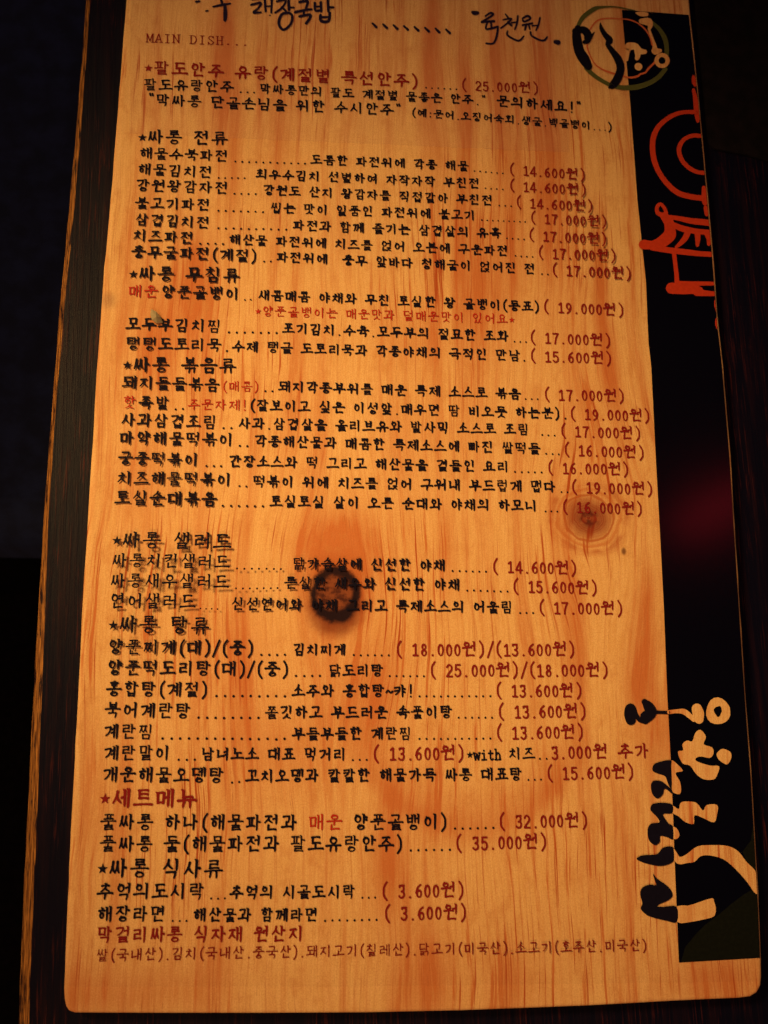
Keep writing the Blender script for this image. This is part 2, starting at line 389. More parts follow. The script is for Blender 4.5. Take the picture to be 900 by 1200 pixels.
# ---- Hangul built from brush strokes
CHO = 'ㄱㄲㄴㄷㄸㄹㅁㅂㅃㅅㅆㅇㅈㅉㅊㅋㅌㅍㅎ'
JUNG = 'ㅏㅐㅑㅒㅓㅔㅕㅖㅗㅘㅙㅚㅛㅜㅝㅞㅟㅠㅡㅢㅣ'
JONG = ['', 'ㄱ', 'ㄲ', 'ㄱㅅ', 'ㄴ', 'ㄴㅈ', 'ㄴㅎ', 'ㄷ', 'ㄹ', 'ㄹㄱ', 'ㄹㅁ', 'ㄹㅂ', 'ㄹㅅ', 'ㄹㅌ', 'ㄹㅍ', 'ㄹㅎ', 'ㅁ', 'ㅂ', 'ㅂㅅ', 'ㅅ', 'ㅆ', 'ㅇ', 'ㅈ', 'ㅊ', 'ㅋ', 'ㅌ', 'ㅍ', 'ㅎ']
H, V, C_, O_, Dt = 'h', 'v', 'c', 'o', 'd'
def cons(c, tall):
    """strokes in the unit box: (type, points)"""
    if c in 'ㄲㄸㅃㅆㅉ':
        s = {'ㄲ': 'ㄱ', 'ㄸ': 'ㄷ', 'ㅃ': 'ㅂ', 'ㅆ': 'ㅅ', 'ㅉ': 'ㅈ'}[c]; r = []
        for t, p in cons(s, tall): r.append((t, [(x * 0.48, y) for x, y in p]))
        for t, p in cons(s, tall): r.append((t, [(0.52 + x * 0.48, y) for x, y in p]))
        return r
    if c == 'ㄱ':
        return [(H, [(.05, .86), (.86, .92)]), (C_, [(.86, .92), (.80, .55), (.55, .22), (.2, 0)] if tall else [(.86, .92), (.86, .5), (.78, .0)])]
    if c == 'ㅋ':
        return [(H, [(.05, .86), (.86, .92)]), (C_, [(.86, .92), (.80, .55), (.55, .22), (.2, 0)] if tall else [(.86, .92), (.86, .5), (.78, .0)]), (H, [(.08, .46), (.76, .52)])]
    if c == 'ㄴ': return [(V, [(.14, .98), (.12, .14)]), (H, [(.12, .12), (.98, .24)])]
    if c == 'ㄷ': return [(H, [(.08, .88), (.92, .92)]), (V, [(.12, .88), (.12, .12)]), (H, [(.12, .10), (.98, .18)])]
    if c == 'ㅌ': return [(H, [(.08, .92), (.92, .95)]), (H, [(.12, .52), (.88, .56)]), (V, [(.12, .92), (.12, .10)]), (H, [(.12, .08), (.98, .16)])]
    if c == 'ㄹ': return [(H, [(.08, .92), (.88, .96)]), (V, [(.86, .94), (.84, .56)]), (H, [(.14, .52), (.86, .56)]), (V, [(.14, .52), (.12, .10)]), (H, [(.12, .06), (.98, .14)])]
    if c == 'ㅁ': return [(V, [(.12, .95), (.16, .06)]), (H, [(.12, .88), (.88, .93)]), (V, [(.88, .92), (.84, .04)]), (H, [(.16, .08), (.84, .10)])]
    if c == 'ㅂ': return [(V, [(.14, 1.0), (.18, .04)]), (V, [(.86, 1.0), (.82, .04)]), (H, [(.16, .54), (.84, .57)]), (H, [(.18, .08), (.82, .1)])]
    if c == 'ㅍ': return [(H, [(.05, .90), (.95, .95)]), (V, [(.32, .9), (.36, .12)]), (V, [(.70, .9), (.66, .14)]), (H, [(.0, .06), (1.0, .14)])]
    if c == 'ㅅ': return [(C_, [(.54, 1.0), (.42, .55), (.02, .06)]), (C_, [(.44, .58), (.66, .32), (.98, .10)])]
    if c == 'ㅈ': return [(H, [(.10, .86), (.86, .92)]), (C_, [(.60, .88), (.42, .48), (.02, .06)]), (C_, [(.46, .52), (.68, .28), (.98, .08)])]
    if c == 'ㅊ': return [(Dt, [(.44, 1.08), (.60, .98)]), (H, [(.12, .74), (.86, .80)]), (C_, [(.58, .76), (.42, .40), (.02, .04)]), (C_, [(.46, .44), (.68, .24), (.98, .06)])]
    if c == 'ㅇ': return [(O_, [(.5, .46), (.40, .44)])]
    if c == 'ㅎ': return [(Dt, [(.42, 1.10), (.58, 1.0)]), (H, [(.08, .78), (.92, .84)]), (O_, [(.5, .32), (.32, .30)])]
def vow(v, fin):
    """medial strokes in a unit box placed for its kind"""
    return {'ㅏ': [(V, [(.45, 1), (.45, 0)]), (H, [(.45, .52), (.95, .55)])], 'ㅑ': [(V, [(.45, 1), (.45, 0)]), (H, [(.45, .64), (.95, .68)]), (H, [(.45, .40), (.95, .43)])],
            'ㅓ': [(V, [(.75, 1), (.75, 0)]), (H, [(.2, .52), (.75, .56)])], 'ㅕ': [(V, [(.75, 1), (.75, 0)]), (H, [(.2, .66), (.75, .7)]), (H, [(.2, .40), (.75, .44)])],
            'ㅣ': [(V, [(.65, 1), (.65, 0)])],
            'ㅐ': [(V, [(.30, .95), (.30, .08)]), (V, [(.85, 1), (.85, 0)]), (H, [(.30, .52), (.85, .55)])],
            'ㅒ': [(V, [(.30, .95), (.30, .08)]), (V, [(.85, 1), (.85, 0)]), (H, [(.30, .62), (.85, .65)]), (H, [(.30, .42), (.85, .45)])],
            'ㅔ': [(V, [(.45, .95), (.45, .06)]), (V, [(.92, 1), (.92, 0)]), (H, [(.08, .52), (.45, .56)])],
            'ㅖ': [(V, [(.45, .95), (.45, .06)]), (V, [(.92, 1), (.92, 0)]), (H, [(.08, .64), (.45, .68)]), (H, [(.08, .40), (.45, .44)])],
            'ㅗ': [(V, [(.48, 1), (.48, .34)]), (H, [(.0, .26), (1., .38)])], 'ㅛ': [(V, [(.34, 1), (.36, .32)]), (V, [(.66, 1), (.64, .36)]), (H, [(.0, .26), (1., .38)])],
            'ㅜ': [(H, [(.0, .70), (1., .82)]), (V, [(.52, .74), (.50, -.05)])], 'ㅠ': [(H, [(.0, .70), (1., .82)]), (V, [(.34, .72), (.30, -.05)]), (V, [(.68, .74), (.70, -.05)])],
            'ㅡ': [(H, [(.0, .42), (1., .54)])]}[v]
COMP = {'ㅘ': 'ㅗㅏ', 'ㅙ': 'ㅗㅐ', 'ㅚ': 'ㅗㅣ', 'ㅝ': 'ㅜㅓ', 'ㅞ': 'ㅜㅔ', 'ㅟ': 'ㅜㅣ', 'ㅢ': 'ㅡㅣ'}
def place(st, x0, x1, y0, y1): return [(t, [(x0 + x * (x1 - x0), y0 + y * (y1 - y0)) for x, y in p] if t != O_ else [(x0 + p[0][0] * (x1 - x0), y0 + p[0][1] * (y1 - y0)), (p[1][0] * (x1 - x0), p[1][1] * (y1 - y0))]) for t, p in st]
def hangul(ch):
    k = ord(ch) - 0xAC00; c = CHO[k // 588]; v = JUNG[(k % 588) // 28]; f = JONG[k % 28]; S = []
    wide = c in 'ㄲㄸㅃㅆㅉ'
    if v in 'ㅏㅑㅓㅕㅣㅐㅒㅔㅖ':
        vx0 = .50 if v in 'ㅐㅒㅔㅖ' else .55
        if f:
            S += place(cons(c, True), .05, .52 if v in 'ㅐㅒㅔㅖ' else .58, .45, .97)
            S += place(vow(v, 1), vx0 + (.04 if wide else 0), .96, .40, 1.02)
        else:
            S += place(cons(c, True), .04, .50 if v in 'ㅐㅒㅔㅖ' else .56, .20, .84)
            S += place(vow(v, 0), vx0 + (.04 if wide else 0), .96, .0, 1.0)
    elif v in 'ㅗㅛㅜㅠㅡ':
        if f:
            S += place(cons(c, False), .22, .80, .66, .98)
            S += place(vow(v, 1), .0, 1., .40 if v in 'ㅗㅛㅡ' else .34, .66 if v in 'ㅗㅛㅡ' else .62)
        else:
            S += place(cons(c, False), .20, .80, .48 if v != 'ㅡ' else .42, .96 if v != 'ㅡ' else .94)
            S += place(vow(v, 0), .0, 1., .02, .50) if v != 'ㅡ' else place(vow(v, 0), .0, 1., -.02, .34)
    else:
        h, w = COMP[v]
        if f:
            S += place(cons(c, False), .08, .56, .66, .98); S += place(vow(h, 1), .02, .66, .38, .66); S += place(vow(w, 1), .58, .98, .36, 1.02)
        else:
            S += place(cons(c, False), .08, .56, .52, .94); S += place(vow(h, 0), .0, .66, .10, .54); S += place(vow(w, 0), .58, .98, .0, 1.0)
    if f:
        fy = (.0, .34) if v not in 'ㅜㅠ' and v not in ('ㅝ', 'ㅟ', 'ㅞ') else (.0, .31)
        if len(f) == 2: S += place(cons(f[0], False), .14, .50, *fy) + place(cons(f[1], False), .54, .92, *fy)
        else: S += place(cons(f, False), .22, .84, *fy)
    return S
def arc(cx_, cy_, rx, ry, a0, a1, k=9): return [(cx_ + rx * math.cos(math.radians(a0 + (a1 - a0) * i / k)), cy_ + ry * math.sin(math.radians(a0 + (a1 - a0) * i / k))) for i in range(k + 1)]
LAT = {'0': [(O_, [(.5, .44), (.36, .42)])], '1': [(H, [(.18, .72), (.5, .86)]), (H, [(.52, .86), (.52, .04)]), (H, [(.2, .03), (.84, .03)])],
       '2': [(C_, arc(.48, .62, .32, .25, 160, -30, 6) + [(.4, .26), (.14, .04)]), (H, [(.14, .03), (.86, .03)])],
       '3': [(C_, arc(.46, .65, .3, .21, 150, -90, 7)), (C_, arc(.46, .24, .35, .22, 90, -150, 8)), (H, [(.2, .84), (.78, .86)])],
       '4': [(H, [(.62, .88), (.06, .26)]), (H, [(.06, .24), (.94, .24)]), (H, [(.66, .88), (.66, .0)])],
       '5': [(H, [(.22, .86), (.80, .86)]), (H, [(.24, .86), (.20, .5)]), (C_, [(.2, .48)] + arc(.46, .29, .36, .27, 120, -150, 8))],
       '6': [(C_, [(.72, .88), (.3, .66), (.13, .32)]), (O_, [(.5, .27), (.34, .26)])], '7': [(H, [(.12, .86), (.86, .86)]), (C_, [(.86, .86), (.56, .5), (.42, .0)])],
       '8': [(O_, [(.5, .66), (.28, .2)]), (O_, [(.5, .23), (.34, .23)])], '9': [(O_, [(.5, .6), (.34, .27)]), (C_, [(.84, .6), (.7, .22), (.3, .0)])],
       '.': [('b', [(.5, .05)])], ',': [('b', [(.5, .05)]), (H, [(.52, .04), (.38, -.12)])], ':': [('b', [(.5, .15)]), ('b', [(.5, .6)])],
       '(': [(C_, [(.78, 1.02), (.42, .72), (.36, .45), (.42, .15), (.78, -.12)])], ')': [(C_, [(.22, 1.02), (.58, .72), (.64, .45), (.58, .15), (.22, -.12)])],
       '/': [(H, [(.9, 1.0), (.1, -.1)])], '!': [(V, [(.5, .95), (.5, .3)]), ('b', [(.5, .04)])], '"': [(Dt, [(.28, 1.0), (.36, .84)]), (Dt, [(.62, 1.0), (.70, .84)])],
       '~': [(C_, [(.0, .4), (.3, .55), (.66, .36), (1., .5)])], '*': [('s', [(.5, .45), (.55, .38)])],
       'w': [(H, [(.02, .6), (.26, .02)]), (H, [(.26, .02), (.5, .52)]), (H, [(.5, .52), (.74, .02)]), (H, [(.74, .02), (.98, .6)]), (H, [(-.04, .6), (.2, .6)]), (H, [(.8, .6), (1.04, .6)])],
       'i': [(H, [(.52, .56), (.52, .02)]), (H, [(.24, .56), (.52, .56)]), (H, [(.16, .02), (.88, .02)]), ('b', [(.5, .8)])],
       't': [(H, [(.42, .8), (.42, .16)]), (C_, [(.42, .16), (.56, .0), (.86, .08)]), (H, [(.12, .56), (.82, .56)])],
       'h': [(H, [(.2, .9), (.2, .02)]), (C_, [(.2, .4), (.5, .6), (.78, .42), (.78, .02)]), (H, [(.04, .02), (.36, .02)]), (H, [(.62, .02), (.94, .02)]), (H, [(.04, .9), (.2, .9)])],
       'M': [(H, [(.14, .9), (.14, 0)]), (V, [(.14, .9), (.5, .12)]), (H, [(.5, .12), (.84, .9)]), (V, [(.86, .9), (.86, 0)]), (H, [(0, .01), (.3, .01)]), (H, [(.7, .01), (1, .01)]), (H, [(0, .9), (.2, .9)]), (H, [(.82, .9), (1, .9)])],
       'A': [(H, [(.48, .92), (.12, 0)]), (V, [(.5, .92), (.86, 0)]), (H, [(.24, .32), (.76, .32)]), (H, [(0, .01), (.3, .01)]), (H, [(.66, .01), (1, .01)])],
       'I': [(V, [(.5, .9), (.5, 0)]), (H, [(.25, .01), (.75, .01)]), (H, [(.25, .9), (.75, .9)])],
       'N': [(H, [(.16, .9), (.16, 0)]), (V, [(.16, .9), (.84, .02)]), (H, [(.84, .9), (.84, 0)]), (H, [(0, .01), (.34, .01)]), (H, [(0, .9), (.2, .9)]), (H, [(.66, .9), (1, .9)])],
       'D': [(V, [(.2, .9), (.2, 0)]), (C_, [(.2, .9), (.66, .84), (.88, .45), (.66, .06), (.2, .0)]), (H, [(.02, .01), (.3, .01)]), (H, [(.02, .9), (.3, .9)])],
       'S': [(C_, [(.8, .74), (.52, .92), (.2, .7), (.5, .47), (.84, .22), (.5, -.01), (.16, .18)]), (H, [(.8, .9), (.8, .68)]), (H, [(.16, .24), (.16, 0)])],
       'H': [(V, [(.2, .9), (.2, 0)]), (V, [(.8, .9), (.8, 0)]), (H, [(.2, .46), (.8, .46)]), (H, [(.04, .01), (.36, .01)]), (H, [(.64, .01), (.96, .01)]), (H, [(.04, .9), (.36, .9)]), (H, [(.64, .9), (.96, .9)])]}
def adv(ch): return 1.0 if '가' <= ch <= '힣' else 0.5
def glyph(ch, wt, thin=False):
    """faces of one glyph in em units (origin at baseline left)"""
    if ch == ' ': return []
    han = '가' <= ch <= '힣'
    st = hangul(ch) if han else LAT.get(ch, [])
    gw, gh, ox, oy = (0.80, 0.84, 0.07, 0.0) if han else (0.44, 0.80, 0.03, 0.0)
    if ch in '()/!"': gh = 0.86
    dense = 1.0
    if han and len(st) > 7: dense = 0.88
    if han and len(st) > 10: dense = 0.78
    j = lambda: random.uniform(-0.008, 0.008)
    F = []
    T = lambda x, y: (ox + x * gw + j(), oy + y * gh + j())
    if han and CHO[(ord(ch) - 0xAC00) // 588] in 'ㅌㄹㅍㅃㅉㄸ': dense *= 0.9
    w = wt * dense * 0.5
    for t, p in st:
        if t == O_:
            (a, b_), (rx, ry) = p; c = T(a, b_); rx *= gw; ry *= gh
            rx = max(rx - w * .4, w * .9); ry = max(ry - w * .4, w * .9); N = 16
            F += ribbon([(c[0] + rx * math.cos(2 * math.pi * i / N + 1.9), c[1] + ry * math.sin(2 * math.pi * i / N + 1.9), w * (0.9 + 0.22 * math.cos(2 * math.pi * i / N))) for i in range(N)], True)
            if han and not thin: q = (c[0] - rx * .25, c[1] + ry); F += ribbon([(q[0] - w * .9, q[1] + w * .8, w * .75), (q[0] + w * .4, q[1], w * .7)])
        elif t == H or t == Dt:
            a, b_ = T(*p[0]), T(*p[1])
            if not han: F += ribbon([(a[0], a[1], w * .92), (b_[0], b_[1], w * .92)])
            elif t == Dt: F += ribbon([(a[0], a[1], w * .7), (b_[0], b_[1], w * 1.2)])
            else:
                m = ((a[0] + b_[0]) / 2, (a[1] + b_[1]) / 2 + w * .25)
                F += ribbon([(a[0], a[1], w * 1.02), (a[0] * .75 + m[0] * .25, a[1] * .75 + m[1] * .25, w * .9), (m[0], m[1], w * .78), (b_[0] - w * .8, b_[1], w * .9), (b_[0], b_[1] - w * .25, w * 1.08)])
        elif t == V:
            a, b_ = T(*p[0]), T(*p[1]); L_ = math.hypot(a[0] - b_[0], a[1] - b_[1])
            if han and L_ > .28:
                F += ribbon([(a[0] - w * 1.3, a[1] + w * .1, w * .55), (a[0], a[1] - w * .9, w * 1.05)])
                F += ribbon([(a[0], a[1] - w * .7, w * 1.1), (a[0] * .6 + b_[0] * .4, a[1] * .6 + b_[1] * .4, w * .95), (b_[0], b_[1] + w, w * .9), (b_[0] - w * .1, b_[1], w * .45)])
            else: F += ribbon([(a[0], a[1], w * 1.0), (b_[0], b_[1], w * .88)])
        elif t == C_:
            pts = [T(*q) for q in p]; n_ = len(pts); pts = catmull(pts, 3 if n_ > 5 else 5); n_ = len(pts)
            F += ribbon([(q[0], q[1], w * ((1.05 - .4 * i / (n_ - 1)) if han else .92)) for i, q in enumerate(pts)])
        elif t == 'b':
            c = T(*p[0]); r = max(w * .95, .072); F.append([(c[0] + r * math.cos(k * math.pi / 4), c[1] + r * math.sin(k * math.pi / 4)) for k in range(8)])
        elif t == 's':
            c = T(*p[0]); r = .26
            for k in range(5):
                a = math.pi / 2 + k * 2 * math.pi / 5
                F.append([(c[0], c[1]), (c[0] + r * .42 * math.cos(a - math.pi / 5), c[1] + r * .42 * math.sin(a - math.pi / 5)), (c[0] + r * math.cos(a), c[1] + r * math.sin(a)), (c[0] + r * .42 * math.cos(a + math.pi / 5), c[1] + r * .42 * math.sin(a + math.pi / 5))])
    return F
INKZ = 0.00005
tp = MB(); G = [[(lambda p: (p.x, p.y, zf(p.x, p.y) + 0.00003))(at(153.5 - 1.5 * j / 12 + (668 - 153) * i / 20, -50 + 207 * j / 12 + 22 * i / 20)) for i in range(21)] for j in range(13)]
for j in range(12):
    for i in range(20): tp.poly([G[j][i], G[j + 1][i], G[j + 1][i + 1], G[j][i + 1]])
fpart(tp, 'tape_patch', film_mat('milky_tape', 0.045))
def text(s, px0, px1, base, mat, name, wt=.115, em=None, hscale=1.0):
    """print s on the film from px0 to px1 along the baseline"""
    by = lambda x: interp(base, x) if len(base) > 1 else base[0][1]
    A = atf(px0, by(px0)); B = atf(px1, by(px1)); N = sum(adv(c) for c in s)
    L_ = math.hypot(B.x - A.x, B.y - A.y); e = (B - A) / L_; e.z = 0; e.normalize(); up = Vector((-e.y, e.x, 0))
    emx = L_ / (N - 0.06); emy = (em * PX if em else emx) * hscale
    mb = MB(); x = -0.03
    for ch in s:
        F = glyph(ch, wt)
        o = A + e * (x * emx)
        oz = random.random() * 0
        jx, jy = random.uniform(-.012, .012) * emx, random.uniform(-.012, .012) * emy
        for k, f in enumerate(F):
            pts = []
            for gx, gy in f:
                q = o + e * (gx * emx + jx) + up * (gy * emy + jy)
                pts.append((q.x, q.y, zf(q.x, q.y) + INKZ + (k % 23) * 0.000004))
            mb.poly(pts)
        x += adv(ch)
    return fpart(mb, name, mat)

B_, R_ = BLACK, RED
def row(base, title=None, dots=None, desc=None, dots2=None, price=None, extra=(), head=False, tmat=None):
    if title: text(title[0], title[1], title[2], base, tmat or B_, 'section_heading' if head else 'dish_name', .13)
    for d in (dots, dots2):
        if d: text('.' * d[0], d[1], d[2], base, B_, 'dot_leader', .165)
    if desc: text(desc[0], desc[1], desc[2], base, B_, 'dish_description', .146)
    if price: text(price[0], price[1], price[2], base, R_, 'dish_price', .118)
    for s, a, b_, m, nm, w in extra: text(s, a, b_, base, m, nm, w)
text('MAIN DISH...', 171, 292, [(172, 49.4), (265, 52.6)], RED, 'section_heading', .065, em=16.5)
row([(180, 87), (400, 98.5), (625, 109.5)], ('*팔도안주 유랑(계절별 특선안주)', 169, 491), (6, 496, 538), None, None, ('( 25.000원)', 540, 632), head=True, tmat=RED)
row([(175, 105.8), (268, 108), (400, 113.3), (550, 121.8), (665, 131.5)], ('팔도유랑안주', 168, 275), (3, 279, 301), ('막싸롱만의 팔도 계절별 물좋은 안주."', 304, 570), extra=[('문의하세요!"', 582, 682, B_, 'dish_description', .146)])
row([(190, 124), (330, 128.5), (458, 135), (545, 140.5), (700, 152.5)], None, extra=[('"막싸롱 단골손님을 위한 수시안주"', 173, 471, B_, 'dish_name', .13), ('(예:문어.오징어숙회.생굴.백골뱅이...)', 482, 718, B_, 'dish_description', .146)])
row([(175, 168.3), (265, 170)], ('*싸롱 전류', 162, 268), head=True)
row([(170, 186), (262, 189.6), (370, 192.8), (545, 200.2), (672, 210)], ('해물수북파전', 163, 268), (11, 272, 361), ('도톰한 파전위에 각종 해물', 364, 550), (6, 553, 592), ('( 14.600원)', 596, 687))
row([(168, 205), (242, 209), (305, 209.6), (556, 220.5), (675, 228)], ('해물김치전', 161, 249), (5, 253, 290), ('최우수김치 선별하여 자작자작 부친전', 300, 563), (4, 566, 592), ('( 14.600원)', 596, 688))
row([(165, 224), (262, 227.5), (315, 228.4), (570, 240.5), (680, 247)], ('강원왕감자전', 159, 268), (4, 271, 303), ('강원도 산지 왕감자를 직접갈아 부친전', 308, 578), (3, 582, 602), ('( 14.600원)', 604, 696))
row([(165, 244.6), (240, 247), (325, 249.7), (550, 258), (640, 261.3), (700, 265.5)], ('불고기파전', 158, 247), (7, 252, 312), ('씹는 맛이 일품인 파전위에 불고기', 317, 558), (9, 562, 618), ('( 17.000원)', 621, 712))
row([(165, 264), (242, 268), (350, 270), (580, 279), (700, 286)], ('삼겹김치전', 158, 246), (10, 252, 339), ('파전과 함께 즐기는 삼겹살의 유혹', 343, 588), (4, 591, 617), ('( 17.000원)', 619, 712))
row([(160, 283), (220, 286), (275, 286.4), (590, 299.7), (708, 306)], ('치즈파전', 155.5, 227), (4, 231, 265), ('해산물 파전위에 치즈를 얹어 오븐에 구운파전', 268, 596), (4, 601, 627), ('( 17.000원)', 630, 723))
row([(160, 302.5), (285, 307.3), (330, 307), (622, 321), (725, 326.7)], ('충무굴파전(계절)', 153.6, 302), (2, 306, 321), ('파전위에  충무 앞바다 청해굴이 얹어진 전', 323.6, 628), (2, 632, 645), ('( 17.000원)', 646, 741))
row([(170, 329.2), (275, 331.4)], ('*싸롱 무침류', 151, 282), head=True)
row([(158, 348.4), (275, 351.8), (310, 351.8), (530, 361.7), (620, 365), (715, 369.5)], None, (2, 284, 297), ('새콤매콤 야채와 무친 토실한 왕 골뱅이(동표)', 302, 633), None, ('( 19.000원)', 636, 732), extra=[('매운', 149.5, 186, THINRED, 'dish_name', .1), ('양푼골뱅이', 188, 281, B_, 'dish_name', .13)])
row([(310, 370.5), (590, 379.5)], None, extra=[('*양푼골뱅이는 매운맛과 덜매운맛이 있어요*', 299, 603, THINRED, 'dish_description', .1)])
row([(155, 386.7), (252, 390), (340, 391), (590, 400.2), (705, 405.5)], ('모두부김치찜', 147, 260), (7, 264, 328), ('포기김치.수육.모두부의 절묘한 조화', 330.5, 597), (3, 600, 619), ('( 17.000원)', 620.5, 717))
row([(155, 410), (250, 411.9), (280, 412), (600, 422.8), (700, 426.3)], ('탱탱도토리묵', 147, 260), (1, 262, 270), ('수제 탱글 도토리묵과 각종야채의 극적인 만남', 272, 610.5), (1, 611, 618), ('( 15.600원)', 620.5, 718))
row([(165, 436), (272, 437.3)], ('*싸롱 볶음류', 144, 278), head=True)
row([(150, 455.8), (250, 458.6), (335, 459.4), (605, 467.8), (715, 470.6)], ('돼지들들볶음', 143, 258), (2, 307, 323), ('돼지각종부위를 매운 특제 소스로 볶음', 326, 611), (3, 613, 633), ('( 17.000원)', 637, 733), extra=[('(매콤)', 260, 304, THINRED, 'dish_name', .09)])
row([(150, 478.6), (192, 480.2), (235, 480), (310, 481.6), (645, 490.6), (740, 493.6)], None, (2, 202, 218), None, (1, 659, 666), ('( 19.000원)', 667.5, 763), extra=[('핫', 143, 160, THINRED, 'dish_name', .09), ('족발', 162, 199, B_, 'dish_name', .13), ('주문자제!', 220, 290, THINRED, 'dish_description', .095), ('(잘보이고 싶은 이성앞.매우면 땀 비오듯 하는분)', 292, 657, B_, 'dish_description', .146)])
row([(148, 499.6), (250, 502.8), (285, 502.3), (615, 509.6), (735, 514.4)], ('사과삼겹조림', 141, 255), (2, 258, 275), ('사과.삼겹살을 올리브유와 발사믹 소스로 조림', 279, 621), (3, 632, 653), ('( 17.000원)', 656, 752))
row([(150, 521), (268, 523.2), (305, 523.4), (628, 532), (742, 537)], ('마약해물떡볶이', 139, 274), (2, 277, 294), ('각종해산물과 매콤한 특제소스에 빠진 쌀떡들', 298, 634), (3, 637, 658), ('( 16.000원)', 660, 756))
row([(150, 544.7), (225, 546.7), (275, 547), (590, 553.2), (720, 556.7)], ('궁중떡볶이', 138, 233), (3, 238, 263), ('간장소스와 떡 그리고 해산물을 곁들인 요리', 268, 597), (5, 600, 638), ('( 16.000원)', 641, 738))
row([(145, 568), (265, 569.8), (305, 571), (645, 576.9), (750, 579.6)], ('치즈해물떡볶이', 137, 271.5), (2, 277, 292), ('떡볶이 위에 치즈를 얹어 구워내 부드럽게 맵다', 296, 652), (2, 655, 668), ('( 19.000원)', 669, 766))
row([(142, 591.7), (248, 593.2), (325, 594.2), (622, 599.2), (742, 603)], ('토실순대볶음', 134, 255), (6, 257, 312), ('토실토실 살이 오른 순대와 야채의 하모니', 316, 630), (3, 636, 656), ('( 16.000원)', 658, 754))
row([(145, 642.2), (265, 643.8)], ('*싸롱 샐러드', 131, 272), head=True)
row([(140, 665), (262, 666.8), (350, 667.5), (518, 669.4), (665, 673)], ('싸롱치킨샐러드', 131, 270), (7, 274, 333), ('닭가슴살에 신선한 야채', 343, 523), (6, 527, 573), ('( 14.600원)', 576, 677))
row([(140, 689), (262, 690.3), (340, 689.8), (535, 692.2), (690, 696.4)], ('싸롱새우샐러드', 129, 269), (7, 273, 329), ('튼실한 새우와 신선한 야채', 333, 540), (7, 544, 598), ('( 15.600원)', 600, 701))
row([(135, 712.5), (225, 713.4), (280, 715), (598, 718.6), (720, 720.6)], ('연어샐러드', 128, 230), (4, 232, 258), ('신선연어와 야채 그리고 특제소스의 어울림', 271, 602), (3, 606, 628), ('( 17.000원)', 630.5, 731))
row([(140, 741.8), (240, 743.2)], ('*싸롱 탕류', 126.7, 246), head=True)
row([(132, 766.7), (285, 768.2), (350, 768), (490, 769), (660, 768.8)], ('양푼찌게(대)/(중)', 126, 298), (4, 302, 338), ('김치찌게', 343, 406), (6, 411, 459), ('( 18.000원)/(13.600원)', 463, 675))
row([(132, 791), (330, 793), (700, 793)], ('양푼떡도리탕(대)/(중)', 125, 339), (4, 343, 379), ('닭도리탕', 385, 450), (6, 453, 500), ('( 25.000원)/(18.000원)', 503, 714))
row([(130, 815.8), (235, 816.4), (350, 817), (600, 816.6), (680, 817.2)], ('홍합탕(계절)', 124, 244), (9, 249, 338), ('소주와 홍합탕~캬!', 342, 485), (11, 488, 578), ('( 13.600원)', 580, 683))
row([(130, 840.6), (220, 842), (400, 842.4), (680, 841.2)], ('북어계란탕', 122, 224), (8, 228, 307), ('쫄깃하고 부드러운 속풀이탕', 310.5, 531), (6, 534, 580), ('( 13.600원)', 583, 688))
row([(130, 865.8), (400, 867.4), (670, 865.6)], ('계란찜', 121, 180), (15, 186, 338), ('부들부들한 계란찜', 342, 483), (11, 488, 578), ('( 13.600원)', 580.5, 685))
row([(130, 890.8), (240, 890.9), (400, 891.4), (540, 890.8), (760, 888.6)], ('계란말이', 121, 200), (3, 205, 232), ('남녀노소 대표 먹거리', 235.5, 406), (3, 410, 433), ('( 13.600원)', 436, 545), extra=[('*with 치즈..', 547, 644, B_, 'dish_description', .13), ('3.000원 추가', 646, 762, RED, 'dish_price', .118)])
row([(125, 916.4), (255, 917.8), (300, 917), (600, 914.9), (730, 912.6)], ('개운해물오뎅탕', 119.5, 263), (2, 268, 284), ('꼬치오뎅과 칼칼한 해물가득 싸롱 대표탕', 287.5, 613), (3, 616, 637), ('( 15.600원)', 640, 744))
row([(125, 946), (225, 946.4)], ('*세트메뉴', 117, 231), head=True, tmat=RED)
row([(125, 972.6), (340, 973), (520, 972), (690, 969.2)], None, (6, 529, 582), None, None, ('( 32.000원)', 584, 690), extra=[('풀싸롱 하나(해물파전과', 117, 349, B_, 'dish_name', .13), ('매운', 361, 402, THINRED, 'dish_name', .1), ('양푼골뱅이)', 413, 525, B_, 'dish_name', .13)])
row([(125, 998.2), (460, 997.8), (630, 994.8)], ('풀싸롱 둘(해물파전과 팔도유랑안주)', 116.5, 473), (6, 477, 531), None, None, ('( 35.000원)', 533, 642))
row([(125, 1028), (250, 1029)], ('*싸롱 식사류', 114, 262), head=True)
row([(125, 1053.8), (240, 1053.6), (400, 1053), (540, 1051.6)], ('추억의도시락', 113, 240), (3, 244, 267), ('추억의 시골도시락', 269, 417), (3, 421, 443), ('( 3.600원)', 446, 545))
row([(125, 1080), (360, 1080), (540, 1077.6)], ('해장라면', 113, 194.5), (3, 199, 222), ('해산물과 함께라면', 226, 373), (8, 377, 445), ('( 3.600원)', 449, 548))
row([(120, 1104.5), (350, 1103.2)], ('막걸리싸롱 식자재 원산지', 113, 356), tmat=RED)
row([(115, 1126.6), (340, 1125.6), (560, 1122.6), (750, 1114.8)], None, extra=[('쌀(국내산).김치(국내산.중국산).돼지고기(칠레산).닭고기(미국산).소고기(호주산.미국산)', 112, 759, RED, 'dish_description', .095)])

atf_ = atf
